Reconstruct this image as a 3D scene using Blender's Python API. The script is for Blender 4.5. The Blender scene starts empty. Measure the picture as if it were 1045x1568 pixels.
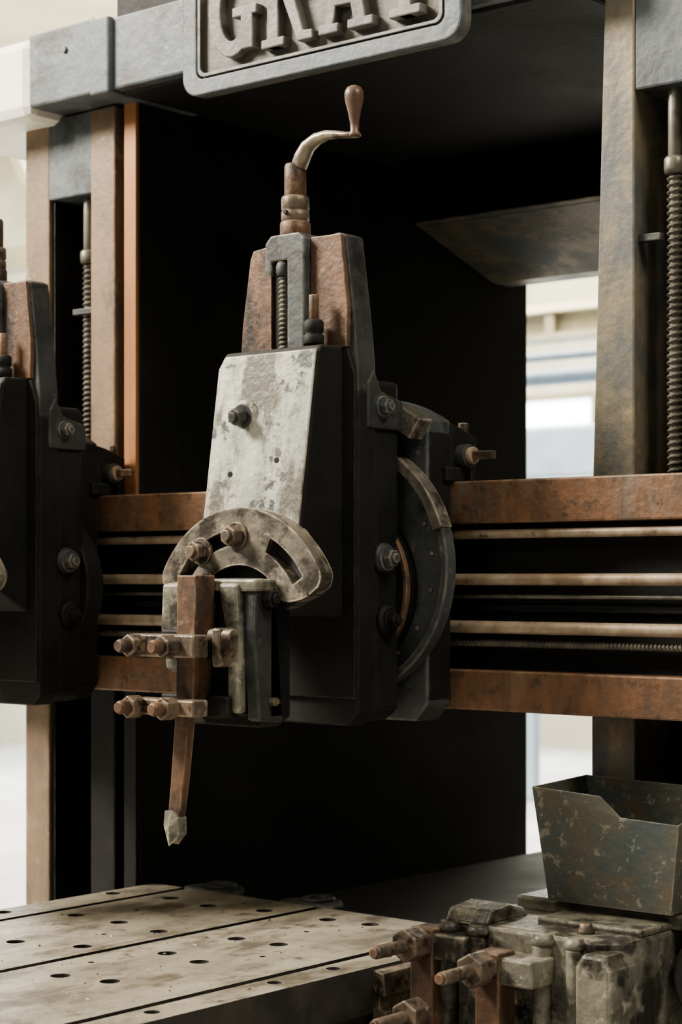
import bpy, bmesh, math, random
from mathutils import Vector, Matrix, Quaternion
random.seed(4)
S = bpy.context.scene

# ------------------------------------------------------------------ materials
def lin(c):
    return (c[0], c[1], c[2], 1.0)

def mk(name, c1, c2, c3=None, scale=6.0, rng=(0.4, 0.62), chip=(0.60, 0.66), chipscale=22.0,
       rough=0.55, metal=0.0, bump=0.25, bscale=60.0, edge=None, edgew=0.006, stretch=(1, 1, 1), spec=0.5, grime=None):
    m = bpy.data.materials.new(name); m.use_nodes = True
    nt = m.node_tree; N = nt.nodes; L = nt.links
    b = N['Principled BSDF']
    b.inputs['Metallic'].default_value = metal
    b.inputs['Specular IOR Level'].default_value = spec
    tc = N.new('ShaderNodeTexCoord'); mp = N.new('ShaderNodeMapping')
    mp.inputs['Scale'].default_value = stretch
    L.new(tc.outputs['Object'], mp.inputs['Vector'])
    n1 = N.new('ShaderNodeTexNoise'); n1.inputs['Scale'].default_value = scale; n1.inputs['Detail'].default_value = 6
    n1.inputs['Roughness'].default_value = 0.65
    L.new(mp.outputs[0], n1.inputs['Vector'])
    r1 = N.new('ShaderNodeMapRange'); r1.inputs[1].default_value = rng[0]; r1.inputs[2].default_value = rng[1]
    L.new(n1.outputs[0], r1.inputs[0])
    mx = N.new('ShaderNodeMix'); mx.data_type = 'RGBA'
    mx.inputs[6].default_value = lin(c1); mx.inputs[7].default_value = lin(c2)
    L.new(r1.outputs[0], mx.inputs[0])
    col = mx.outputs[2]
    def overlay(col, c, sc, lo, hi, vec, det=8):
        n2 = N.new('ShaderNodeTexNoise'); n2.inputs['Scale'].default_value = sc; n2.inputs['Detail'].default_value = det
        n2.inputs['Roughness'].default_value = 0.7
        L.new(vec, n2.inputs['Vector'])
        r2 = N.new('ShaderNodeMapRange'); r2.inputs[1].default_value = lo; r2.inputs[2].default_value = hi
        L.new(n2.outputs[0], r2.inputs[0])
        m2 = N.new('ShaderNodeMix'); m2.data_type = 'RGBA'
        L.new(r2.outputs[0], m2.inputs[0]); L.new(col, m2.inputs[6]); m2.inputs[7].default_value = lin(c)
        return m2.outputs[2]
    if c3:
        col = overlay(col, c3, chipscale, chip[0], chip[1], tc.outputs['Object'])
    if grime:   # (colour, scale, lo, hi)
        col = overlay(col, grime[0], grime[1], grime[2], grime[3], mp.outputs[0], 5)
    if edge:  # pale edges: worn paint, plus edge highlights put into the colour
        bv = N.new('ShaderNodeBevel'); bv.samples = 4; bv.inputs['Radius'].default_value = edgew
        ge = N.new('ShaderNodeNewGeometry')
        dt = N.new('ShaderNodeVectorMath'); dt.operation = 'DOT_PRODUCT'
        L.new(bv.outputs[0], dt.inputs[0]); L.new(ge.outputs['Normal'], dt.inputs[1])
        r3 = N.new('ShaderNodeMapRange'); r3.inputs[1].default_value = 0.985; r3.inputs[2].default_value = 0.80
        L.new(dt.outputs['Value'], r3.inputs[0])
        mu = N.new('ShaderNodeMath'); mu.operation = 'MULTIPLY'
        n4 = N.new('ShaderNodeTexNoise'); n4.inputs['Scale'].default_value = 30; n4.inputs['Detail'].default_value = 5
        L.new(tc.outputs['Object'], n4.inputs['Vector'])
        r4 = N.new('ShaderNodeMapRange'); r4.inputs[1].default_value = 0.4; r4.inputs[2].default_value = 0.6
        L.new(n4.outputs[0], r4.inputs[0])
        L.new(r3.outputs[0], mu.inputs[0]); L.new(r4.outputs[0], mu.inputs[1])
        m3 = N.new('ShaderNodeMix'); m3.data_type = 'RGBA'
        L.new(mu.outputs[0], m3.inputs[0]); L.new(col, m3.inputs[6]); m3.inputs[7].default_value = lin(edge)
        col = m3.outputs[2]
    L.new(col, b.inputs['Base Color'])
    nr = N.new('ShaderNodeMapRange'); nr.inputs[3].default_value = max(0.1, rough-0.15); nr.inputs[4].default_value = min(1, rough+0.2)
    L.new(n1.outputs[0], nr.inputs[0]); L.new(nr.outputs[0], b.inputs['Roughness'])
    nb = N.new('ShaderNodeTexNoise'); nb.inputs['Scale'].default_value = bscale; nb.inputs['Detail'].default_value = 6
    L.new(tc.outputs['Object'], nb.inputs['Vector'])
    bp = N.new('ShaderNodeBump'); bp.inputs['Strength'].default_value = bump; bp.inputs['Distance'].default_value = 0.004
    L.new(nb.outputs[0], bp.inputs['Height']); L.new(bp.outputs[0], b.inputs['Normal'])
    return m

def emis(name, c, s):
    m = bpy.data.materials.new(name); m.use_nodes = True
    b = m.node_tree.nodes['Principled BSDF']
    b.inputs['Base Color'].default_value = lin(c); b.inputs['Emission Color'].default_value = lin(c)
    b.inputs['Emission Strength'].default_value = s
    return m

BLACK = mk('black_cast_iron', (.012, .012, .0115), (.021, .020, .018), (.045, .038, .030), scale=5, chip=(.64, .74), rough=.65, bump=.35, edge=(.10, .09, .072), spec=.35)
DGREY = mk('dark_grey_paint', (.040, .044, .044), (.065, .067, .063), (.14, .13, .11), scale=7, chip=(.60, .70), rough=.55, bump=.45, edge=(.26, .23, .19), grime=((.02, .019, .017), 8, .52, .66))
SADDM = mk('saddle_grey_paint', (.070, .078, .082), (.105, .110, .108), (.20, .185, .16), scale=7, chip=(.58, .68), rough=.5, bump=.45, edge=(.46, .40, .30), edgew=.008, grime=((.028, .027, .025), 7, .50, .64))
BLUEG = mk('blue_grey_paint', (.092, .112, .130), (.145, .162, .168), (.25, .235, .205), scale=4, chip=(.61, .69), rough=.5, bump=.5, bscale=35, edge=(.36, .33, .28), grime=((.050, .047, .042), 6, .50, .68))
PALE = mk('pale_chipped_paint', (.58, .57, .49), (.33, .345, .30), (.060, .064, .058), scale=7, rng=(.40, .60), chip=(.54, .58), chipscale=10, rough=.48, bump=.55, edge=(.7, .65, .54), stretch=(1.3, 1.3, .45), grime=((.12, .11, .085), 8, .49, .60))
CREAM = mk('cream_pin_and_glare', (.90, .87, .78), (.80, .76, .64), (.5, .45, .36), scale=7, chip=(.68, .74), rough=.5, bump=.2)  # near-white: the stop pin's own colour, and glare painted on the beam end
QUAD = mk('worn_casting', (.25, .22, .175), (.11, .10, .085), (.46, .40, .31), scale=14, chip=(.57, .66), rough=.42, metal=.1, bump=.6, edge=(.78, .68, .52), edgew=.008, grime=((.045, .038, .03), 13, .48, .60))
SIGNM = mk('sign_face', (.115, .105, .092), (.16, .145, .12), (.24, .215, .175), scale=9, chip=(.6, .7), rough=.55, bump=.4, grime=((.05, .046, .04), 8, .5, .65))
LETM = mk('sign_letters', (.17, .165, .155), (.12, .118, .11), (.26, .24, .21), scale=12, chip=(.6, .7), rough=.5, bump=.4, edge=(.45, .41, .35), grime=((.07, .062, .05), 9, .52, .66))
RUST = mk('rusty_steel', (.185, .108, .068), (.095, .060, .043), (.28, .20, .135), scale=14, chip=(.58, .68), rough=.5, metal=.15, bump=.5, edge=(.48, .36, .25), stretch=(1, 1, .5), grime=((.038, .031, .026), 9, .49, .63))
RAILM = mk('rusted_rail_way', (.235, .122, .066), (.135, .083, .055), (.065, .048, .037), scale=9, chip=(.54, .66), chipscale=26, rough=.55, metal=.1, bump=.55, edge=(.65, .50, .35), edgew=.005, stretch=(2.2, 1, .8), grime=((.20, .165, .125), 6, .55, .70))
STEEL = mk('worn_bright_steel', (.50, .41, .31), (.32, .235, .165), (.14, .105, .08), scale=16, chip=(.58, .68), rough=.45, metal=.2, bump=.15)
NUTM = mk('oily_nut_steel', (.24, .18, .13), (.11, .087, .068), (.42, .36, .28), scale=20, chip=(.58, .66), rough=.42, metal=.3, bump=.4, edge=(.62, .52, .40), edgew=.005, grime=((.035, .03, .027), 25, .52, .62))
COLM = mk('column_way', (.235, .205, .15), (.145, .132, .105), (.34, .27, .17), scale=6, chip=(.56, .68), chipscale=12, rough=.5, metal=.1, bump=.35, edge=(.5, .43, .32), stretch=(1.4, 1.4, .8), grime=((.105, .118, .125), 3, .47, .60))
COLL = mk('column_way_warm', (.30, .215, .15), (.20, .145, .103), (.40, .32, .23), scale=6, chip=(.58, .68), chipscale=12, rough=.42, metal=.1, bump=.3, edge=(.6, .5, .38), stretch=(1.4, 1.4, .8), grime=((.11, .10, .09), 4, .50, .66))  # warmer brown, also brightened for the stronger light on the left column
ORNG = mk('oiled_way', (.50, .25, .12), (.36, .17, .08), None, scale=6, rough=.4, metal=.15, bump=.1, stretch=(1, 1, .3))
TABLE = mk('scarred_table_top', (.36, .325, .26), (.235, .21, .165), (.09, .078, .06), scale=4, chip=(.56, .66), chipscale=12, rough=.45, metal=.1, bump=.5, edge=(.6, .55, .45), stretch=(2, 1, 1), grime=((.13, .11, .083), 5, .48, .64))
TABS = mk('table_side', (.035, .033, .03), (.07, .06, .05), (.2, .17, .13), scale=8, chip=(.66, .72), rough=.6, bump=.4)
SIDEM = mk('oily_grey_casting', (.25, .235, .185), (.115, .11, .09), (.42, .39, .31), scale=10, chip=(.56, .66), rough=.40, bump=.7, edge=(.70, .64, .50), edgew=.009, grime=((.04, .037, .03), 9, .48, .60))
GALV = mk('speckled_sheet_metal', (.105, .128, .125), (.155, .142, .11), (.30, .28, .23), scale=9, chip=(.575, .62), chipscale=45, rough=.5, metal=.2, bump=.5, edge=(.5, .45, .36), edgew=.004, grime=((.20, .14, .085), 7, .56, .70))
GRIP = mk('hand_polished_grip', (.18, .11, .08), (.12, .075, .055), None, scale=20, rough=.35, metal=.1, bump=.05)
CRANK = mk('polished_crank', (.36, .31, .24), (.22, .175, .13), (.10, .08, .065), scale=15, rough=.36, metal=.3, bump=.15)
SCREW = mk('lead_screw_steel', (.22, .205, .17), (.12, .11, .09), None, scale=20, rough=.4, metal=.35, bump=.05)
FLOORM = mk('concrete_floor', (.55, .55, .54), (.42, .42, .41), (.25, .25, .24), scale=.8, chip=(.62, .7), chipscale=4, rough=.6, bump=.1, bscale=15)
WALLM = mk('painted_brick_wall', (.55, .52, .42), (.44, .41, .33), None, scale=1.2, rough=.8, bump=.2, bscale=20)
WALLD = mk('dark_low_bounce_wall', (.05, .048, .045), (.03, .03, .028), None, scale=1.2, rough=.85, bump=.2, bscale=20)  # unseen walls coloured dark to hold back bounce light
CEILM = mk('cream_ceiling', (.74, .67, .48), (.64, .57, .40), None, scale=1.0, rough=.8, bump=.1)
TRUSS = mk('truss_paint', (.30, .265, .175), (.21, .185, .13), None, scale=3, rough=.6, bump=.1)
PIPE = mk('blue_pipe_paint', (.09, .125, .17), (.15, .19, .24), None, scale=4, rough=.5, bump=.1)
DUCT = mk('pale_blue_duct', (.42, .52, .62), (.34, .42, .50), None, scale=3, rough=.4, bump=.1)
GLASS = emis('daylight_glass', (.86, .93, 1.0), 4.5)

# ------------------------------------------------------------------ helpers
def empty(name):
    e = bpy.data.objects.new(name, None); e.empty_display_size = .05
    S.collection.objects.link(e); return e

def fin(bm, name, mat, parent=None, bev=.003, smooth=False, seg=2):
    bmesh.ops.recalc_face_normals(bm, faces=bm.faces[:])
    me = bpy.data.meshes.new(name); bm.to_mesh(me); bm.free()
    ob = bpy.data.objects.new(name, me); S.collection.objects.link(ob)
    mats = mat if isinstance(mat, (list, tuple)) else [mat]
    for m_ in mats: me.materials.append(m_)
    if smooth:
        for p in me.polygons:
            p.use_smooth = (len(p.vertices) <= 4)
    if bev:
        b = ob.modifiers.new('bevel', 'BEVEL'); b.width = bev; b.segments = seg; b.limit_method = 'ANGLE'; b.angle_limit = math.radians(35)
    if parent: ob.parent = parent
    return ob

def box(name, x0, x1, y0, y1, z0, z1, mat, parent=None, bev=.003):
    bm = bmesh.new()
    vs = [bm.verts.new((x, y, z)) for x in (x0, x1) for y in (y0, y1) for z in (z0, z1)]
    for f in ((0, 1, 3, 2), (4, 6, 7, 5), (0, 4, 5, 1), (2, 3, 7, 6), (0, 2, 6, 4), (1, 5, 7, 3)):
        bm.faces.new([vs[i] for i in f])
    return fin(bm, name, mat, parent, bev)

def prism(name, pts, axis, a0, a1, mat, parent=None, bev=.003, smooth=False):
    def P(p, a):
        return {'X': (a, p[0], p[1]), 'Y': (p[0], a, p[1]), 'Z': (p[0], p[1], a)}[axis]
    bm = bmesh.new()
    A = [bm.verts.new(P(p, a0)) for p in pts]; B = [bm.verts.new(P(p, a1)) for p in pts]
    n = len(pts)
    bm.faces.new(A); bm.faces.new(B[::-1])
    for i in range(n):
        bm.faces.new((A[i], A[(i+1) % n], B[(i+1) % n], B[i]))
    return fin(bm, name, mat, parent, bev, smooth)

def lathe(name, prof, o, d, mat, parent=None, seg=28, bev=0, smooth=True):
    d = Vector(d).normalized(); q = Vector((0, 0, 1)).rotation_difference(d); o = Vector(o)
    bm = bmesh.new(); rings = []
    for r, h in prof:
        rings.append([bm.verts.new(o + q @ Vector((r*math.cos(2*math.pi*(i+.5)/seg), r*math.sin(2*math.pi*(i+.5)/seg), h))) for i in range(seg)])
    for a, b in zip(rings, rings[1:]):
        for i in range(seg):
            bm.faces.new((a[i], a[(i+1) % seg], b[(i+1) % seg], b[i]))
    bm.faces.new(rings[0][::-1]); bm.faces.new(rings[-1])
    return fin(bm, name, mat, parent, bev, smooth)

def cyl(name, p0, p1, r, mat, parent=None, seg=28, bev=.002, r2=None):
    p0 = Vector(p0); p1 = Vector(p1)
    return lathe(name, [(r, 0), (r if r2 is None else r2, (p1-p0).length)], p0, p1-p0, mat, parent, seg, bev, smooth=seg > 8)

def bolt(name, p, d, r, h, parent, mat=NUTM, washer=True, stud=0.0, seg=6):
    p = Vector(p); d = Vector(d).normalized()
    o = p
    if washer:
        cyl(name+'_washer', o - d*.002, o + d*.005, r*1.35, mat, parent, bev=.001); o = o + d*.005
    cyl(name+'_head', o, o + d*h, r, mat, parent, seg=seg, bev=min(.0025, r*.15))
    if stud:
        cyl(name+'_stud', o + d*(h-.001), o + d*(h+stud), r*.55, mat, parent, bev=.0015)

def thread(name, o, d, length, r, pitch, amp, mat, parent, seg=18, steps=5):
    d = Vector(d).normalized(); q = Vector((0, 0, 1)).rotation_difference(d); o = Vector(o)
    n = int(length/pitch*steps); bm = bmesh.new(); prev = None; first = None
    for j in range(n+1):
        h = length*j/n; ring = []
        for i in range(seg):
            ph = (h/pitch - i/seg) % 1.0
            rr = r - amp*(1 if .25 < ph < .62 else (0 if ph > .8 or ph < .1 else .5))
            a = 2*math.pi*i/seg
            ring.append(bm.verts.new(o + q @ Vector((rr*math.cos(a), rr*math.sin(a), h))))
        if prev:
            for i in range(seg):
                bm.faces.new((prev[i], prev[(i+1) % seg], ring[(i+1) % seg], ring[i]))
        else: first = ring
        prev = ring
    bm.faces.new(first[::-1]); bm.faces.new(prev)
    return fin(bm, name, mat, parent, 0, False)

def sector(name, cx, cz, rin, rout, a0, a1, y0, y1, mat, parent, slots=(), rs=(0, 0), n=72, bev=.004, rnd=9.0):
    bm = bmesh.new()
    cols = []
    for i in range(n+1):
        a = math.radians(a0 + (a1-a0)*i/n)
        e = min(i, n-i)/n*abs(a1-a0)
        k = max(0.0, 1-e/rnd) if rnd else 0; sh = (rout-rin)*.42*(1-math.sqrt(max(0, 1-k*k)))
        radii = [rin+sh, max(rs[0], rin+sh+.002) if rs[0] else rin+(rout-rin)*.33, rs[1] if rs[1] else rin+(rout-rin)*.66, rout-sh]
        cols.append([bm.verts.new((cx+r*math.cos(a), y0, cz+r*math.sin(a))) for r in radii])
    for i in range(n):
        am = a0+(a1-a0)*(i+.5)/n
        for k in range(3):
            if k == 1 and any(s0 <= am <= s1 for s0, s1 in slots): continue
            bm.faces.new((cols[i][k], cols[i+1][k], cols[i+1][k+1], cols[i][k+1]))
    r = bmesh.ops.extrude_face_region(bm, geom=bm.faces[:])
    bmesh.ops.translate(bm, verts=[v for v in r['geom'] if isinstance(v, bmesh.types.BMVert)], vec=(0, y1-y0, 0))
    return fin(bm, name, mat, parent, bev)

def rrect(x0, x1, z0, z1, r, n=8):
    pts = []
    for cx, cz, a in ((x1-r, z1-r, 0), (x0+r, z1-r, 90), (x0+r, z0+r, 180), (x1-r, z0+r, 270)):
        for i in range(n+1):
            t = math.radians(a+90*i/n); pts.append((cx+r*math.cos(t), cz+r*math.sin(t)))
    return pts

def frame(name, outer, inner, y0, y1, mat, parent, bev=.004):
    bm = bmesh.new(); n = len(outer)
    O = [bm.verts.new((p[0], y0, p[1])) for p in outer]; I = [bm.verts.new((p[0], y0, p[1])) for p in inner]
    for i in range(n):
        j = (i+1) % n; bm.faces.new((O[i], O[j], I[j], I[i]))
    r = bmesh.ops.extrude_face_region(bm, geom=bm.faces[:])
    bmesh.ops.translate(bm, verts=[v for v in r['geom'] if isinstance(v, bmesh.types.BMVert)], vec=(0, y1-y0, 0))
    return fin(bm, name, mat, parent, bev)

def sweep(name, pts, rad, mat, parent, seg=14):
    P = [Vector(p) for p in pts]; bm = bmesh.new(); prev = None
    Y = Vector((0, 1, 0))
    for i, p in enumerate(P):
        t = (P[min(i+1, len(P)-1)] - P[max(i-1, 0)]).normalized(); nrm = t.cross(Y).normalized()
        ring = [bm.verts.new(p + nrm*rad[i][0]*math.cos(2*math.pi*k/seg) + Y*rad[i][1]*math.sin(2*math.pi*k/seg)) for k in range(seg)]
        if prev:
            for k in range(seg): bm.faces.new((prev[k], prev[(k+1) % seg], ring[(k+1) % seg], ring[k]))
        else: bm.faces.new(ring[::-1])
        prev = ring
    bm.faces.new(prev)
    return fin(bm, name, mat, parent, 0, True)

# ------------------------------------------------------------------ TOOL HEAD
def tool_head(sdx, hx, cdir):
    E = empty('planer_tool_head')
    main = hx == 0
    SX = lambda v: v+sdx          # saddle
    dx = sdx+hx
    X = lambda v: v+dx            # harp and slide
    def bx(n, x0, x1, *a, **k): return box(n, x0+dx, x1+dx, *a, E, **k)
    cx = X(-.19)
    scx = SX(-.19)
    pts = [(SX(-.38), 1.33), (SX(-.355), 1.305), (SX(-.03), 1.305), (SX(0), 1.34)]
    cz, R = 1.62, .36
    a_r = math.acos(.19/R)
    for i in range(25):
        a = a_r + (math.pi-2*a_r)*i/24
        pts.append((scx+R*math.cos(a), cz+R*math.sin(a)))
    prism('saddle', pts, 'Y', -.08, -.001, SADDM if main else BLACK, E, bev=.005)  # second head's saddle coloured darker in place of shade
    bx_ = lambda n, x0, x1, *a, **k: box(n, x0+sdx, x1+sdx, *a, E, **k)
    bx_('saddle_end_shade', -.002, .0015, -.074, -.003, 1.35, 1.90, BLACK, bev=.001)  # black sheet over the unlit saddle end, shade put in as colour
    sector('saddle_arch_lit_lip', scx, cz, .316, .364, 56, 123, -.124, -.078, QUAD if main else DGREY, E, rnd=0)  # paler material stands in for light on the lip; darker on second head
    prism('saddle_gib_hook', [(-.001, 1.801), (.085, 1.801), (.09, 1.895), (.03, 1.915), (-.001, 1.922)], 'X', SX(-.33), SX(.001), BLACK, E)
    bx_('clamp_foot', -.05, .012, -.03, .06, 1.801, 1.83, BLACK)
    cyl('gib_boss', (SX(-.01), .035, 1.855), (SX(.025), .035, 1.855), .024, DGREY, E)
    cyl('gib_collar', (SX(.02), .035, 1.855), (SX(.036), .035, 1.855), .018, STEEL, E)
    cyl('gib_screw', (SX(.03), .035, 1.855), (SX(.085), .035, 1.855), .012, RUST, E, seg=4)
    cyl('gib_stud_top', (SX(-.012), .06, 1.90), (SX(-.012), .06, 1.926), .011, NUTM, E, seg=6)
    cyl('gib_stud_top', (SX(-.06), .0, 1.90), (SX(-.06), .0, 1.932), .011, NUTM, E, seg=6)
    # swivel
    if main:
        sector('swivel_ring', cx, 1.62, .246, .264, -80, 60, -.112, -.079, SADDM, E, bev=.004, rnd=0)
        sector('swivel_ring_highlight', cx, 1.62, .243, .267, 18, 70, -.118, -.079, QUAD, E, bev=.004, rnd=0)  # painted highlight: lighter arc where the ring's upper edge catches light
        prism('swivel_plate', [(cx+.247*math.cos(2*math.pi*i/72), 1.62+.247*math.sin(2*math.pi*i/72)) for i in range(72)], 'Y', -.092, -.079, SADDM, E, bev=.003)
        sector('swivel_disc_rim', cx, 1.58, .168, .178, -70, 70, -.133, -.120, RUST, E, bev=.002, rnd=0)
        for a in (25, 8, -12, -35, -55):
            t = math.radians(a)
            cyl('index_stud', (cx+.215*math.cos(t), -.090, 1.62+.215*math.sin(t)), (cx+.215*math.cos(t), -.098, 1.62+.215*math.sin(t)), .0045, NUTM, E)
    prism('swivel_disc', [(cx+.175*math.cos(2*math.pi*i/64), 1.58+.175*math.sin(2*math.pi*i/64)) for i in range(64)], 'Y', -.13, -.078, BLACK, E, bev=.004)
    # harp
    prism('harp_back_upper', [(X(a), b) for a, b in [(-.300, 2.275), (-.085, 2.292), (-.066, 2.285), (-.045, 2.13), (-.034, 2.03), (-.034, 1.97), (-.352, 1.97), (-.352, 2.03), (-.338, 2.12), (-.316, 2.26)]], 'Y', -.262, -.205, DGREY, E, bev=.004)
    prism('harp_back_lower', [(X(a), b) for a, b in [(-.034, 1.972), (-.034, 1.33), (-.06, 1.305), (-.33, 1.305), (-.352, 1.33), (-.352, 1.972)]], 'Y', -.2615, -.2055, BLACK, E, bev=.004)
    prism('harp_body', [(X(a), b) for a, b in [(-.04, 2.0), (-.04, 1.33), (-.07, 1.31), (-.32, 1.31), (-.346, 1.33), (-.346, 2.0)]], 'Y', -.206, -.12, BLACK, E, bev=.012)
    prism('harp_way_left', [(X(-.314), 2.258), (X(-.306), 2.276), (X(-.262), 2.281), (X(-.255), 2.27), (X(-.255), 2.0), (X(-.345), 2.0), (X(-.336), 2.12)], 'Y', -.273, -.261, RUST, E, bev=.002)
    prism('harp_way_right', [(X(-.148), 2.288), (X(-.070), 2.286), (X(-.052), 2.14), (X(-.055), 2.06), (X(-.148), 2.06)], 'Y', -.273, -.261, RUST, E, bev=.002)
    prism('harp_way_low', [(X(-.345), 2.0), (X(-.055), 2.058), (X(-.036), 2.0), (X(-.036), 1.36), (X(-.345), 1.36)], 'Y', -.27, -.261, BLACK, E, bev=.002)
    prism('screw_yoke', [(X(-.256), 2.225), (X(-.256), 2.283), (X(-.240), 2.298), (X(-.165), 2.298), (X(-.150), 2.285), (X(-.150), 2.02), (X(-.196), 2.02), (X(-.196), 2.245), (X(-.238), 2.245), (X(-.238), 2.215)], 'Y', -.292, -.215, SADDM, E, bev=.004)
    bx('screw_channel', -.256, -.150, -.266, -.255, 1.5, 2.27, BLACK)
    thread('down_feed_screw', (X(-.217), -.276, 1.9), (0, 0, 1), .36, .0125, .0095, .003, SCREW, E)
    lathe('screw_top_nut', [(.015, 0), (.017, .008), (.017, .02), (.013, .03)], (X(-.217), -.276, 2.215), (0, 0, 1), DGREY, E)
    ax = (X(-.210), -.25)
    lathe('crank_collar_low', [(.030, 0), (.0315, .003), (.0315, .030), (.029, .034)], (*ax, 2.295), (0, 0, 1), RUST, E)
    lathe('crank_collar_mid', [(.026, 0), (.029, .004), (.029, .020), (.026, .023), (.029, .026), (.029, .048), (.027, .052)], (*ax, 2.328), (0, 0, 1), NUTM, E)
    lathe('crank_hub', [(.021, 0), (.0225, .003), (.0225, .062), (.020, .068)], (*ax, 2.379), (0, 0, 1), RUST, E)
    cyl('collar_pin', (ax[0], ax[1]-.028, 2.345), (ax[0], ax[1]-.033, 2.345), .005, BLACK, E, bev=.001)
    path = [(.010, 2.440), (.020, 2.460), (.034, 2.478), (.058, 2.490), (.085, 2.494), (.112, 2.491), (.138, 2.486), (.165, 2.484)]
    rads = [(.016, .018), (.0165, .018), (.0145, .017), (.0125, .015), (.010, .013), (.008, .012), (.0065, .012), (.006, .012)]
    sweep('crank_arm', [(ax[0]+cdir*a, -.25, b) for a, b in path], rads, CRANK, E)
    lathe('crank_grip', [(.012, 0), (.013, .004), (.0085, .012), (.0095, .03), (.013, .05), (.0175, .068), (.0195, .080), (.019, .090), (.0145, .098), (.007, .102), (.001, .103)], (ax[0]+cdir*.158, -.25, 2.480), (-.02, 0, 1), GRIP, E)
    lathe('way_lock_nut', [(.020, 0), (.021, .002), (.021, .018), (.016, .022), (.020, .026), (.020, .045), (.015, .050)], (X(-.115), -.302, 2.065), (0, 0, 1), BLACK, E)
    cyl('way_lock_stud', (X(-.115), -.302, 2.11), (X(-.115), -.302, 2.165), .010, RUST, E)
    # slide
    prof = [(-.268, 2.062), (-.335, 2.060), (-.347, 2.045), (-.398, 1.705), (-.41, 1.60), (-.268, 1.52)]
    prism('tool_slide', prof, 'X', X(-.325), X(-.066), BLACK, E, bev=.006)
    bm = bmesh.new()
    fp = [(-.325, .0), (-.325, .93), (-.310, 1.0), (-.066, 1.0), (-.066, .0)]
    def pt(x, s, off):
        y = -.399 + (-.347+.399)*s; z = 1.700 + (2.050-1.700)*s
        return (X(x), y-off, z)
    A = [bm.verts.new(pt(x, s, 0.0005)) for x, s in fp]; B = [bm.verts.new(pt(x, s, .006)) for x, s in fp]
    bm.faces.new(A); bm.faces.new(B[::-1])
    for i in range(5): bm.faces.new((A[i], A[(i+1) % 5], B[(i+1) % 5], B[i]))
    fin(bm, 'slide_face', PALE, E, .004)
    nd = Vector((0, -1, -.14)).normalized()
    lathe('slide_bolt_boss', [(.034, -.003), (.032, .004), (.024, .008)], (X(-.237), -.371, 1.925), nd, PALE, E)
    bolt('slide_bolt', (X(-.237), -.376, 1.925), nd, .018, .026, E, DGREY, stud=.006)
    for hx_, hz in ((-.262, 1.808), (-.140, 1.832)):
        yy = -.399+.052*(hz-1.70)/.35-.006
        cyl('oil_hole', (X(hx_), yy-.0015, hz), (X(hx_), yy+.004, hz), .006, BLACK, E, bev=.001)
    # quadrant
    sector('slide_foot_lip', X(-.19), 1.50, .16, .232, 48, 132, -.417, -.385, PALE, E, bev=.006)
    sector('quadrant', X(-.18), 1.50, .125, .238, 20, 160, -.452, -.415, QUAD, E, slots=((32, 64), (100, 148)), rs=(.165, .195), bev=.006)
    sector('quadrant_back', X(-.18), 1.50, .04, .222, 22, 158, -.422, -.395, DGREY, E, bev=.006)
    sector('quadrant_neck', X(-.19), 1.52, .02, .185, 45, 148, -.40, -.27, BLACK, E, bev=.006)
    for a in (123, 91):
        t = math.radians(a)
        bolt('quadrant_bolt', (X(-.18)+.182*math.cos(t), -.452, 1.50+.182*math.sin(t)), (0, -1, 0), .0205, .024, E, NUTM, stud=.008)
    # clapper box
    prism('clapper_box_back', [(X(-.325), 1.585), (X(-.30), 1.60), (X(-.11), 1.60), (X(-.09), 1.58), (X(-.09), 1.33), (X(-.12), 1.31), (X(-.30), 1.31), (X(-.325), 1.40)], 'Y', -.46, -.40, BLACK, E, bev=.004)
    prism('clapper_cheek_left', [(-.505, 1.588), (-.45, 1.595), (-.45, 1.40), (-.495, 1.42), (-.51, 1.50)], 'X', X(-.338), X(-.285), SIDEM, E, bev=.005)
    prism('clapper_cheek_right', [(-.500, 1.588), (-.44, 1.595), (-.42, 1.32), (-.49, 1.325), (-.505, 1.50)], 'X', X(-.122), X(-.09), DGREY, E, bev=.006)
    prism('clapper_block', [(-.495, 1.575), (-.455, 1.59), (-.455, 1.33), (-.505, 1.34)], 'X', X(-.282), X(-.128), BLACK, E, bev=.006)
    bx('clapper_top_bar', -.29, -.085, -.508, -.43, 1.574, 1.598, SIDEM, bev=.005)
    prism('clapper_face_arm', [(X(-.175), 1.59), (X(-.125), 1.59), (X(-.118), 1.50), (X(-.122), 1.34), (X(-.150), 1.34), (X(-.150), 1.47)], 'Y', -.517, -.49, SIDEM, E, bev=.007)
    bolt('clapper_side_bolt', (X(-.092), -.47, 1.560), (1, 0, 0), .018, .02, E, BLACK, stud=.006)
    bolt('clapper_low_bolt', (X(-.092), -.455, 1.362), (1, 0, 0), .009, .015, E, NUTM, washer=False, stud=.006)
    # cutting tool
    bm = bmesh.new()
    secs = [(1.605, -.237, -.186, -.565, -.512), (1.36, -.239, -.192, -.567, -.520), (1.33, -.240, -.203, -.568, -.548), (1.20, -.248, -.214, -.572, -.554), (1.135, -.255, -.224, -.573, -.556)]
    prev = None
    for z, x0, x1, y0, y1 in secs:
        r = [bm.verts.new((X(x), y, z)) for x, y in ((x0, y0), (x1, y0), (x1, y1), (x0, y1))]
        if prev:
            for k in range(4): bm.faces.new((prev[k], prev[(k+1) % 4], r[(k+1) % 4], r[k]))
        else: bm.faces.new(r)
        prev = r
    bm.faces.new(prev[::-1])
    fin(bm, 'cutting_tool_shank', RUST, E, .002)
    bm = bmesh.new()
    pp = [(-.260, -.576, 1.150), (-.236, -.579, 1.153), (-.222, -.578, 1.138), (-.221, -.555, 1.138), (-.236, -.554, 1.153), (-.258, -.555, 1.150)]
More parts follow.
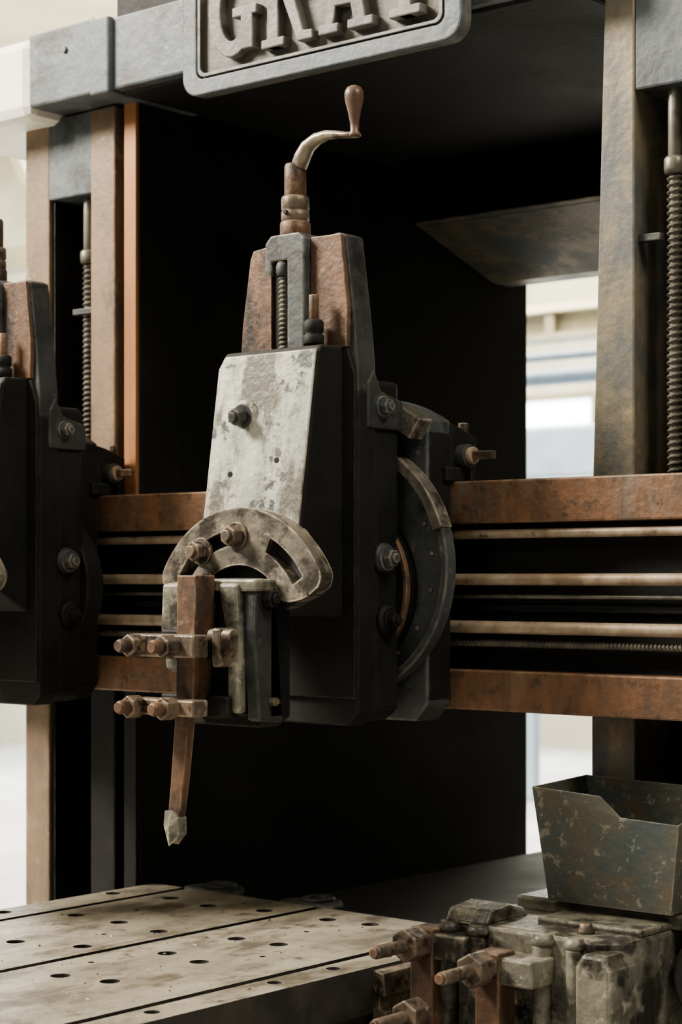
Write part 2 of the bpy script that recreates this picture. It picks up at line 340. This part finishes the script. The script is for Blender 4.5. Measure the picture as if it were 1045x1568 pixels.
    qq = [(-.259, -.580, 1.122), (-.240, -.586, 1.118), (-.219, -.578, 1.106), (-.219, -.557, 1.106), (-.238, -.556, 1.115), (-.255, -.556, 1.122)]
    tt = [(-.250, -.577, 1.090), (-.243, -.581, 1.082), (-.229, -.576, 1.096), (-.228, -.562, 1.096), (-.238, -.560, 1.084), (-.247, -.560, 1.090)]
    rr = [[bm.verts.new((X(a), b, c)) for a, b, c in s] for s in (pp, qq, tt)]
    for s0, s1 in zip(rr, rr[1:]):
        for k in range(6): bm.faces.new((s0[k], s0[(k+1) % 6], s1[(k+1) % 6], s1[k]))
    bm.faces.new(rr[0]); bm.faces.new(rr[-1][::-1])
    fin(bm, 'cutting_tip', SIDEM, E, .001)
    for zc, h in ((1.470, .022), (1.352, .016)):
        bx('clamp_strap', -.322, -.152, -.607, -.566, zc-h, zc+h, NUTM, bev=.004)
        for xb in (-.298, -.207):
            cyl('clamp_post', (X(xb), -.50, zc), (X(xb), -.640, zc), .0105, NUTM, E)
            cyl('clamp_nut', (X(xb), -.605, zc), (X(xb), -.640, zc), .0225, NUTM, E, seg=6, bev=.003)
            lathe('clamp_stud_end', [(.0125, 0), (.0135, .004), (.0135, .018), (.010, .025)], (X(xb), -.640, zc), (0, -1, 0), RUST, E)
        bx('clamp_backing', -.315, -.135, -.532, -.500, zc-h*1.3, zc+h*1.3, BLACK, bev=.004)
    bx('clamp_link', -.150, -.128, -.560, -.50, 1.43, 1.505, NUTM, bev=.005)
    cyl('clamp_pivot', (X(-.165), -.545, 1.49), (X(-.105), -.545, 1.49), .013, NUTM, E)
    for yy, zz, r in ((-.190, 1.945, .016), (-.175, 1.640, .019), (-.165, 1.515, .015)):
        lathe('flank_boss', [(.032, 0), (.031, .008), (.025, .013)], (X(-.042), yy, zz), (1, 0, 0), DGREY if zz > 1.6 else BLACK, E)
        bolt('flank_bolt', (X(-.030), yy, zz), (1, 0, 0), r, .016, E, SADDM if zz > 1.6 else BLACK, stud=.006)
    prism('harp_shoulder', [(-.235, 1.99), (-.215, 2.02), (-.19, 1.975), (-.12, 1.96), (-.12, 1.90), (-.235, 1.90)], 'X', X(-.06), X(-.03), DGREY, E, bev=.005)
    return E

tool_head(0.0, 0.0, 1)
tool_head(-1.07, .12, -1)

# ------------------------------------------------------------------ CROSS RAIL
E = empty('cross_rail')
x0, x1 = -2.3, 1.35
box('rail_back', x0, x1, .062, .098, 1.335, 1.795, BLACK, E)
box('upper_way', x0, x1, 0, .07, 1.712, 1.800, RAILM, E, bev=.004)
box('lower_way', x0, x1, 0, .07, 1.328, 1.411, RAILM, E, bev=.004)
box('inner_ledge', x0, x1, .045, .065, 1.53, 1.545, BLACK, E)
cyl('feed_rod', (x0, .018, 1.690), (x1, .018, 1.690), .0095, STEEL, E)
cyl('feed_shaft', (x0, .016, 1.597), (x1, .016, 1.597), .0120, STEEL, E)
cyl('thin_rod', (x0, .030, 1.562), (x1, .030, 1.562), .0045, SCREW, E, seg=12)
cyl('spline_shaft', (x0, .016, 1.499), (x1, .016, 1.499), .0130, STEEL, E)
thread('cross_screw', (x0, .026, 1.466), (1, 0, 0), x1-x0, .0085, .009, .003, SCREW, E, seg=12, steps=5)
for xx in (x0-.02, x1):
    box('rail_end_bracket', xx, xx+.02, -.005, .098, 1.328, 1.80, BLACK, E)

# ------------------------------------------------------------------ COLUMNS
def column(mirror, xin):
    E = empty('planer_column')
    def bx(n, a, b, y0, y1, z0, z1, m, bev=.005):
        p, q = xin+mirror*a, xin+mirror*b
        return box(n, min(p, q), max(p, q), y0, y1, z0, z1, m, E, bev)
    top = 2.778 if mirror < 0 else 3.25
    bx('housing', 0.001, .414, .25, .52, 0, top, BLACK, .01)
    bx('housing_rear', 0.001, .414, .50, 1.80, 0, 3.2, BLACK, .01)
    way = COLL if mirror < 0 else COLM
    if mirror < 0:
        bx('oiled_way_strip', .002, .044, .10, .112, 1.34, top, ORNG, .002)
        bx('oiled_way_shadow', .002, .044, .10, .112, 0, 1.34, BLACK, .002)  # strip turns black below the rail, its shadow painted in
        bx('oiled_way_body', 0, .048, .111, .252, 0, top, BLACK)
        bx('inner_way', .078, .166, .10, .252, 1.34, top, way)
        bx('inner_way_shadow', .078, .166, .10, .252, 0, 1.34, BLACK)  # black in place of the shadow cast by rail and head
    else:
        prism('inner_way', [(xin, 0), (xin+.100, 0), (xin+.100, top), (xin+.032, top), (xin+.032, 2.8), (xin, 1.7)], 'Y', .10, .252, way, E, .004)
    bx('outer_way', .322, .415, .10, .252, 0, top, way)
    bx('slot_head', .10 if mirror > 0 else .12, .33, .102, .252, 2.57, top, BLUEG)
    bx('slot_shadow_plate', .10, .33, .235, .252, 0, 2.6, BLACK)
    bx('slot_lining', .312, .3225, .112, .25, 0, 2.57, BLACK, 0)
    sx = xin+mirror*(.170 if mirror > 0 else .215)
    thread('elevating_screw', (sx, .14, 1.60), (0, 0, 1), .83, .0165, .0135, .005, SCREW, E, seg=20, steps=6)
    cyl('screw_shank', (sx, .14, 2.42), (sx, .14, 2.58), .014, SCREW, E)
    lathe('screw_collar', [(.02, 0), (.022, .01), (.022, .03), (.018, .035)], (sx, .14, 2.40), (0, 0, 1), SCREW, E)
    bx('stop_bar', .095, .15 if mirror > 0 else .25, .115, .135, 2.27, 2.285, DGREY, .002)
    return E
column(-1, -1.04)
column(1, .28)

# ------------------------------------------------------------------ TOP BEAM
E = empty('planer_top_beam')
box('beam_face', -1.05, .312, 0, .35, 2.78, 2.955, BLUEG, E, .006)
box('beam_cap_left', -1.32, -1.082, -.004, .5, 2.782, 2.965, BLUEG, E, .006)
box('beam_pilaster', -1.084, -1.018, -.016, .3, 2.772, 2.957, BLUEG, E, .006)
box('beam_end_glare', -1.75, -1.315, -.004, .5, 2.76, 2.965, CREAM, E, .03)  # end block coloured near-white to imitate glare on the beam
box('beam_soffit', -1.04, .28, .03, 1.3, 2.774, 3.2, BLACK, E, .01)
box('rear_brace', -1.04, .28, 1.22, 1.7, 2.62, 3.25, BLACK, E, .01)
prism('rear_brace_lit_foot', [(1.20, 2.63), (1.60, 2.50), (1.7, 2.50), (1.7, 2.63)], 'X', -1.04, .28, COLM, E, .01)  # lighter material than the brace, painting the light on its underside
bolt('cap_rivet', (-1.185, -.004, 2.905), (0, -1, 0), .008, .006, E, BLUEG, washer=False, seg=12)
cyl('cross_shaft', (-1.04, .55, 2.40), (-.95, .55, 2.40), .045, DGREY, E)

# ------------------------------------------------------------------ NAME PLATE
E = empty('name_plate')
sx0, sx1, sz0, sz1 = -.742, .056, 2.706, 3.06
prism('plate', rrect(sx0, sx1, sz0, sz1, .045), 'Y', -.026, -.001, SIGNM, E, bev=.004)
frame('rim', rrect(sx0, sx1, sz0, sz1, .045), rrect(sx0+.044, sx1-.044, sz0+.036, sz1-.036, .02), -.040, -.020, BLUEG, E)
frame('inner_line', rrect(sx0+.048, sx1-.048, sz0+.040, sz1-.040, .02), rrect(sx0+.056, sx1-.056, sz0+.047, sz1-.047, .018), -.040, -.025, LETM, E, bev=.001)
LY0, LY1 = -.050, -.025
cnt = [0]
def glyph(pts):
    cnt[0] += 1
    prism('letter_part_%d' % cnt[0], pts, 'Y', LY0-.0002*cnt[0], LY1, LETM, E, bev=.003)
def bar(x0, x1, z0, z1): glyph([(x0, z0), (x1, z0), (x1, z1), (x0, z1)])
zb, zt = 2.772, 2.989
c = -.578; m_ = (zb+zt)/2; hw = .072; hh = (zt-zb)/2
arc = [(c+hw*math.cos(math.radians(a)), m_+hh*math.sin(math.radians(a))) for a in range(45, 331, 15)]
arci = [(c+(hw-.036)*math.cos(math.radians(a)), m_+(hh-.036)*math.sin(math.radians(a))) for a in range(330, 44, -15)]
glyph(arc+arci)
bar(c+.028, c+.064, zb+.012, m_-.002); bar(c+.002, c+.076, m_-.022, m_)
c = -.415
bar(c-.055, c-.022, zb, zt); bar(c-.072, c-.005, zb, zb+.020); bar(c-.072, c-.02, zt-.02, zt)
o = [(c-.03, zt), (c+.02, zt), (c+.045, zt-.012), (c+.056, zt-.05), (c+.045, zt-.095), (c+.02, zt-.112), (c-.03, zt-.112)]
i_ = [(c-.03, zt-.088), (c+.008, zt-.086), (c+.02, zt-.072), (c+.024, zt-.05), (c+.02, zt-.034), (c+.008, zt-.024), (c-.03, zt-.024)]
glyph(o+i_)
glyph([(c-.012, zt-.108), (c+.022, zt-.108), (c+.052, zb+.022), (c+.078, zb+.020), (c+.078, zb), (c+.034, zb)])
c = -.243
glyph([(c-.062, zb+.01), (c-.036, zb+.01), (c+.008, zt), (c-.014, zt)])
glyph([(c+.058, zb+.01), (c+.022, zb+.01), (c-.016, zt), (c+.012, zt)])
bar(c-.04, c+.035, zb+.055, zb+.075); bar(c-.076, c-.020, zb, zb+.020); bar(c+.006, c+.076, zb, zb+.020)
c = -.082
bar(c-.017, c+.017, zb, m_+.01); bar(c-.042, c+.042, zb, zb+.020)
glyph([(c-.017, m_-.01), (c+.006, m_+.01), (c-.03, zt), (c-.066, zt)])
glyph([(c+.017, m_-.01), (c-.006, m_+.01), (c+.036, zt), (c+.062, zt)])

# ------------------------------------------------------------------ TABLE
E = empty('planer_table')
bm = bmesh.new()
def addbox(bm, x0, x1, y0, y1, z0, z1):
    vs = [bm.verts.new((x, y, z)) for x in (x0, x1) for y in (y0, y1) for z in (z0, z1)]
    for f in ((0, 1, 3, 2), (4, 6, 7, 5), (0, 4, 5, 1), (2, 3, 7, 6), (0, 2, 6, 4), (1, 5, 7, 3)):
        bm.faces.new([vs[i] for i in f])
def addcyl(bm, x, y, z0, z1, r, n=24):
    A = [bm.verts.new((x+r*math.cos(2*math.pi*i/n), y+r*math.sin(2*math.pi*i/n), z0)) for i in range(n)]
    B = [bm.verts.new((x+r*math.cos(2*math.pi*i/n), y+r*math.sin(2*math.pi*i/n), z1)) for i in range(n)]
    bm.faces.new(A[::-1]); bm.faces.new(B)
    for i in range(n): bm.faces.new((A[i], A[(i+1) % n], B[(i+1) % n], B[i]))
TZ = .843
addbox(bm, -1.03, .034, -2.6, .15, TZ-.09, TZ)
top = fin(bm, 'table_top', [TABLE], E, 0)
bm = bmesh.new()
for xs in (-.918, -.487, -.056):
    addbox(bm, xs-.011, xs+.011, -2.7, .2, TZ-.05, TZ+.05)
for xr, ys in ((-.995, (-.02, -.36)), (-.84, (.02, -.28, -.62)), (-.70, (.0, -.28, -.575)), (-.555, (.035, -.30, -.52, -.80)),
               (-.37, (.04, -.255, -.46, -.745)), (-.26, (.055, -.245, -.48, -.72)), (-.015, (-.20, -.36, -.53, -.85))):
    for y in ys:
        addcyl(bm, xr, y, TZ-.035, TZ+.03, .020 if xr < -.1 else .015)
for xr, y in ((-.78, -.15), (-.62, -.40), (-.31, -.10), (-.42, -.62), (-.20, -.36), (-.66, .08), (-.14, .05)):
    addcyl(bm, xr, y, TZ-.02, TZ+.03, .007, 12)
bmesh.ops.recalc_face_normals(bm, faces=bm.faces[:])
me = bpy.data.meshes.new('cut'); bm.to_mesh(me); bm.free()
cut = bpy.data.objects.new('cut', me); S.collection.objects.link(cut)
bo = top.modifiers.new('b', 'BOOLEAN'); bo.object = cut; bo.operation = 'DIFFERENCE'; bo.solver = 'EXACT'
dg = bpy.context.evaluated_depsgraph_get()
nm = bpy.data.meshes.new_from_object(top.evaluated_get(dg))
top.modifiers.clear(); top.data = nm; bpy.data.objects.remove(cut)
if len(nm.materials) == 0: nm.materials.append(TABLE)
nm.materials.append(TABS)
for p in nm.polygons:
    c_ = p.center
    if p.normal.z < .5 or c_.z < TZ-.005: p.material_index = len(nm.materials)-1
box('table_skirt', -1.0, .012, -2.55, .12, TZ-.19, TZ-.088, TABS, E)
for lx in (-.845, -.53):
    pts = [(lx-.085, .149), (lx-.075, .20), (lx-.03, .245), (lx+.03, .245), (lx+.075, .20), (lx+.085, .149)]
    prism('end_lug', pts, 'Z', TZ-.07, TZ+.006, DGREY, E, .008)
    lathe('end_lug_ring', [(.040, 0), (.040, .008), (.034, .012), (.026, .010), (.024, .002)], (lx, .195, TZ+.003), (0, 0, 1), DGREY, E)
prism('side_dog', [(.033, .838), (.062, .834), (.066, .79), (.052, .785), (.052, .765), (.068, .76), (.068, .70), (.033, .70)], 'Y', -.30, -.17, NUTM, E, .004)
lathe('stop_pin', [(.022, 0), (.022, .006), (.012, .022), (.011, .028)], (-.255, -1.03, TZ-.001), (0, 0, 1), CREAM, E, seg=6, smooth=False)
E = empty('planer_bed')
box('bed_body', -.86, -.14, -2.8, 1.9, 0, TZ-.19, TABS, E, .01)
box('bed_way', -.98, -.02, -2.8, 1.9, .56, .64, TABS, E, .01)
box('bed_far_trough', -.80, -.02, .26, 1.9, .64, .80, BLACK, E, .02)

bm = bmesh.new()
for k in range(170):
    x = random.uniform(-.98, .0); y = random.uniform(-1.1, .13); s = random.uniform(.0015, .0045)
    if min(abs(x+.918), abs(x+.487), abs(x+.056)) < .02: continue
    a = random.uniform(0, 6.28)
    v = [bm.verts.new((x+s*math.cos(a+b)*random.uniform(.6, 1.6), y+s*math.sin(a+b)*random.uniform(.6, 1.6), TZ+.0003)) for b in (0, 2.1, 4.2)]
    t = bm.verts.new((x, y, TZ+s*random.uniform(.4, 1.0)))
    bm.faces.new(v)
    for i in range(3): bm.faces.new((v[i], v[(i+1) % 3], t))
fin(bm, 'metal_shavings', RUST, None, 0)

# ------------------------------------------------------------------ SIDE HEAD (lower right)
E = empty('side_tool_head')
prism('body', [(.165, -.20), (.20, -.245), (.50, -.250), (.56, -.20), (.56, .095), (.17, .095)], 'Z', .45, .945, SIDEM, E, .01)
box('rear_flange', .205, .66, -.06, .095, .943, .972, SIDEM, E, .006)
box('flange_step', .33, .56, -.17, -.058, .943, .958, SIDEM, E, .006)
box('saddle_back', .14, .95, .02, .098, .40, .935, BLACK, E, .01)
for i, (xa, w) in enumerate(((.185, .035), (.252, .035), (.40, .035), (.47, .03))):
    cyl('front_rib', (xa, -.255, .47), (xa, -.255, .925), w*.5, SIDEM, E)
    lathe('rib_cap', [(w*.62, 0), (w*.66, .008), (w*.45, .02)], (xa, -.252, .925), (0, 0, 1), SIDEM, E)
prism('hump', [(-.25, .94), (-.235, .968), (-.17, .975), (-.12, .962), (-.10, .94)], 'X', .17, .27, SIDEM, E, .008)
lathe('cap_stud', [(.016, 0), (.017, .006), (.012, .012), (.012, .02)], (.46, -.20, .944), (0, 0, 1), NUTM, E)
for xb, yb, zb_ in ((.150, -.33, .905), (.325, -.36, .885)):
    for dz in (0, -.135):
        z = zb_+dz
        cyl('tool_stud', (xb, yb-.105, z), (xb, yb+.08, z), .0125, NUTM, E)
        cyl('tool_stud_end', (xb, yb-.112, z), (xb, yb-.105, z), .010, RUST, E)
        cyl('square_nut', (xb, yb-.02, z), (xb, yb+.03, z), .033, NUTM, E, seg=6, bev=.004)
    box('tool_post', xb-.024, xb+.03, yb+.03, yb+.085, .45, zb_+.028, RUST, E, .004)
    box('strap', xb-.02, xb+.10, yb+.035, yb+.11, zb_-.03, zb_+.020, SIDEM, E, .005)
lathe('end_hub', [(.085, 0), (.088, .006), (.088, .12), (.07, .14)], (.655, .05, .86), (0, -1, 0), DGREY, E)
bolt('end_hub_bolt', (.655, -.09, .86), (0, -1, 0), .028, .03, E, SIDEM)
prism('front_leg', [(.490, .45), (.565, .45), (.565, .90), (.548, .925), (.505, .925), (.490, .90)], 'Y', -.285, -.19, SIDEM, E, .008)

# ------------------------------------------------------------------ SHEET METAL BOX
E = empty('sheet_metal_box')
def quadplate(name, pts, nrm, th, mat):
    bm = bmesh.new(); n = Vector(nrm)*th
    A = [bm.verts.new(p) for p in pts]; B = [bm.verts.new(Vector(p)+n) for p in pts]
    bm.faces.new(A); bm.faces.new(B[::-1]); k = len(pts)
    for i in range(k): bm.faces.new((A[i], A[(i+1) % k], B[(i+1) % k], B[i]))
    return fin(bm, name, mat, E, .0008)
bx0, bx1, by0, by1, bz = .30, .572, -.085, .075, .974
tx0, tx1, ty0, ty1, tz = .275, .60, -.105, .088, 1.195
quadplate('front', [(bx0, by0, bz), (bx1, by0, bz), (tx1, ty0, tz-.05), (tx0+.20, ty0, tz-.045), (tx0+.155, ty0, tz-.008), (tx0, ty0, tz)], (0, 1, 0), .003, GALV)
quadplate('back', [(bx0, by1, bz), (bx1, by1, bz), (tx1, ty1, tz), (tx0, ty1, tz+.008)], (0, -1, 0), .003, GALV)
quadplate('side_near', [(bx1, by0, bz), (bx1, by1, bz), (tx1, ty1, tz), (tx1, ty0, tz-.05)], (-1, 0, 0), .003, GALV)
quadplate('side_far', [(bx0, by0, bz), (bx0, by1, bz), (tx0, ty1, tz+.008), (tx0, ty0, tz)], (1, 0, 0), .003, GALV)
quadplate('bottom', [(bx0, by0, bz), (bx1, by0, bz), (bx1, by1, bz), (bx0, by1, bz)], (0, 0, 1), .003, GALV)
bolt('box_rivet', (.59, -.02, 1.10), (1, 0, 0), .010, .008, E, NUTM)

# ------------------------------------------------------------------ ROOM
box('floor', -14, 8, -8, 14, -.1, 0, FLOORM, None, 0)
box('ceiling', -14, 8, -8, 14, 6.0, 6.1, CEILM, None, 0)
box('wall_back', -14, 8, 12, 12.2, 0, 6, WALLM, None, 0)
box('wall_left', -12.2, -12, -8, 12, 0, 6, WALLM, None, 0)
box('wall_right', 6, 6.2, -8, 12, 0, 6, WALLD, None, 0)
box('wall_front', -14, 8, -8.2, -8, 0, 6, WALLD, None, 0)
wn = 0
def window_y(xa, xb, za, zb, y):
    global wn; wn += 1
    E = empty('window_%d' % wn)
    box('pane', xa, xb, y-.03, y-.005, za, zb, GLASS, E, 0)
    n = max(2, int((xb-xa)/.9))
    for i in range(n+1):
        xx = xa+(xb-xa)*i/n; box('mullion', xx-.03, xx+.03, y-.07, y-.02, za-.03, zb+.03, TRUSS, E, 0)
    for z in (za, (za+zb)/2, zb): box('bar', xa, xb, y-.065, y-.02, z-.03, z+.03, TRUSS, E, 0)
def window_x(ya, yb, za, zb, x):
    global wn; wn += 1
    E = empty('window_%d' % wn)
    box('pane', x+.005, x+.03, ya, yb, za, zb, GLASS, E, 0)
    n = max(2, int((yb-ya)/.9))
    for i in range(n+1):
        yy = ya+(yb-ya)*i/n; box('mullion', x+.02, x+.07, yy-.03, yy+.03, za-.03, zb+.03, TRUSS, E, 0)
    for z in (za, (za+zb)/2, zb): box('bar', x+.02, x+.065, ya, yb, z-.03, z+.03, TRUSS, E, 0)
window_y(-11.5, -6.2, .7, 3.3, 12)
window_y(-5.8, -1.5, .7, 3.3, 12)
window_x(6, 11.5, .9, 3.9, -12)
window_x(0, 5, .9, 3.9, -12)
E = empty('roof_truss')
for yy in (6.5, 9.5):
    box('chord_low', -11.8, 5.8, yy-.08, yy+.08, 3.95, 4.12, TRUSS, E, 0)
    box('chord_high', -11.8, 5.8, yy-.08, yy+.08, 5.2, 5.35, TRUSS, E, 0)
    for k in range(11):
        xa = -11.5+1.5*k
        for (p, q) in (((xa, 4.05), (xa+.75, 5.25)), ((xa+.75, 5.25), (xa+1.5, 4.05))):
            prism('web', [(p[0]-.05, p[1]), (p[0]+.05, p[1]), (q[0]+.05, q[1]), (q[0]-.05, q[1])], 'Y', yy-.04, yy+.04, TRUSS, E, 0)
E = empty('crane_girder')
box('girder_web', -11.8, 5.8, 8.85, 8.95, 3.42, 3.60, TRUSS, E, 0)
box('girder_flange', -11.8, 5.8, 8.75, 9.05, 3.58, 3.64, CEILM, E, 0)
box('girder_flange_low', -11.8, 5.8, 8.75, 9.05, 3.38, 3.42, TRUSS, E, 0)
for k in range(18):
    box('girder_stiffener', -11.5+k*.97, -11.42+k*.97, 8.78, 8.86, 3.42, 3.58, TRUSS, E, 0)
E = empty('overhead_pipes')
cyl('pipe_a', (-11.5, 8.2, 3.02), (5.8, 8.2, 3.02), .055, PIPE, E)
cyl('pipe_b', (-11.5, 8.0, 3.14), (5.8, 8.0, 3.14), .03, PIPE, E)
E = empty('air_duct')
box('duct_run', -11.4, 5.6, 8.0, 8.6, 2.30, 2.66, DUCT, E, .03)
for k in range(10):
    box('duct_seam', -11+k*1.7, -10.94+k*1.7, 7.97, 8.63, 2.28, 2.68, PIPE, E, .01)
    box('duct_leg', -10.6+k*1.7, -10.52+k*1.7, 8.26, 8.34, 0, 2.31, DUCT, E, .01)

# ------------------------------------------------------------------ LIGHTS
def area(name, loc, tgt, sx, sy, en, col):
    l = bpy.data.lights.new(name, 'AREA'); l.shape = 'RECTANGLE'; l.size = sx; l.size_y = sy; l.energy = en; l.color = col
    o = bpy.data.objects.new(name, l); S.collection.objects.link(o); o.location = loc
    o.rotation_euler = (Vector(tgt)-Vector(loc)).to_track_quat('-Z', 'Y').to_euler(); return o
area('skylight_key', (-3.8, -2.9, 5.4), (-.4, 0, 1.5), 1.7, 1.5, 820, (1, .93, .82))
area('front_fill', (.6, -6.5, 5.2), (0, 0, 1.6), 3.0, 1.5, 55, (.95, .97, 1))  # added fill from the front, no real skylight there
area('right_fill', (3.4, -.6, 5.6), (0, 0, 1.5), 1.6, 1.2, 130, (1, .95, .86))  # added fill to lift tops and right-hand faces
area('rear_fill', (-6.5, 7.5, 5.8), (-6.5, 7.5, 0), 6, 6, 2300, (1, .95, .85))  # added lamp to brighten the floor and background behind the machine
w = bpy.data.worlds.new('world'); S.world = w; w.use_nodes = True
w.node_tree.nodes['Background'].inputs[0].default_value = (.6, .68, .8, 1)
w.node_tree.nodes['Background'].inputs[1].default_value = .05

# ------------------------------------------------------------------ CAMERA
cam = bpy.data.cameras.new('camera'); co = bpy.data.objects.new('camera', cam); S.collection.objects.link(co)
co.location = (2.397, -3.211, 1.60)
co.rotation_euler = Vector((-.6428, .7660, 0)).to_track_quat('-Z', 'Y').to_euler()
cam.sensor_fit = 'HORIZONTAL'; cam.sensor_width = 36; cam.lens = 36*2950/1045
cam.shift_y = 101/1045
cam.dof.use_dof = True; cam.dof.focus_distance = 3.85; cam.dof.aperture_fstop = 6.3
cam.clip_start = .05
S.camera = co
try:
    S.view_settings.view_transform = 'AgX'; S.view_settings.look = 'AgX - Medium High Contrast'
except Exception as e:
    print(e)
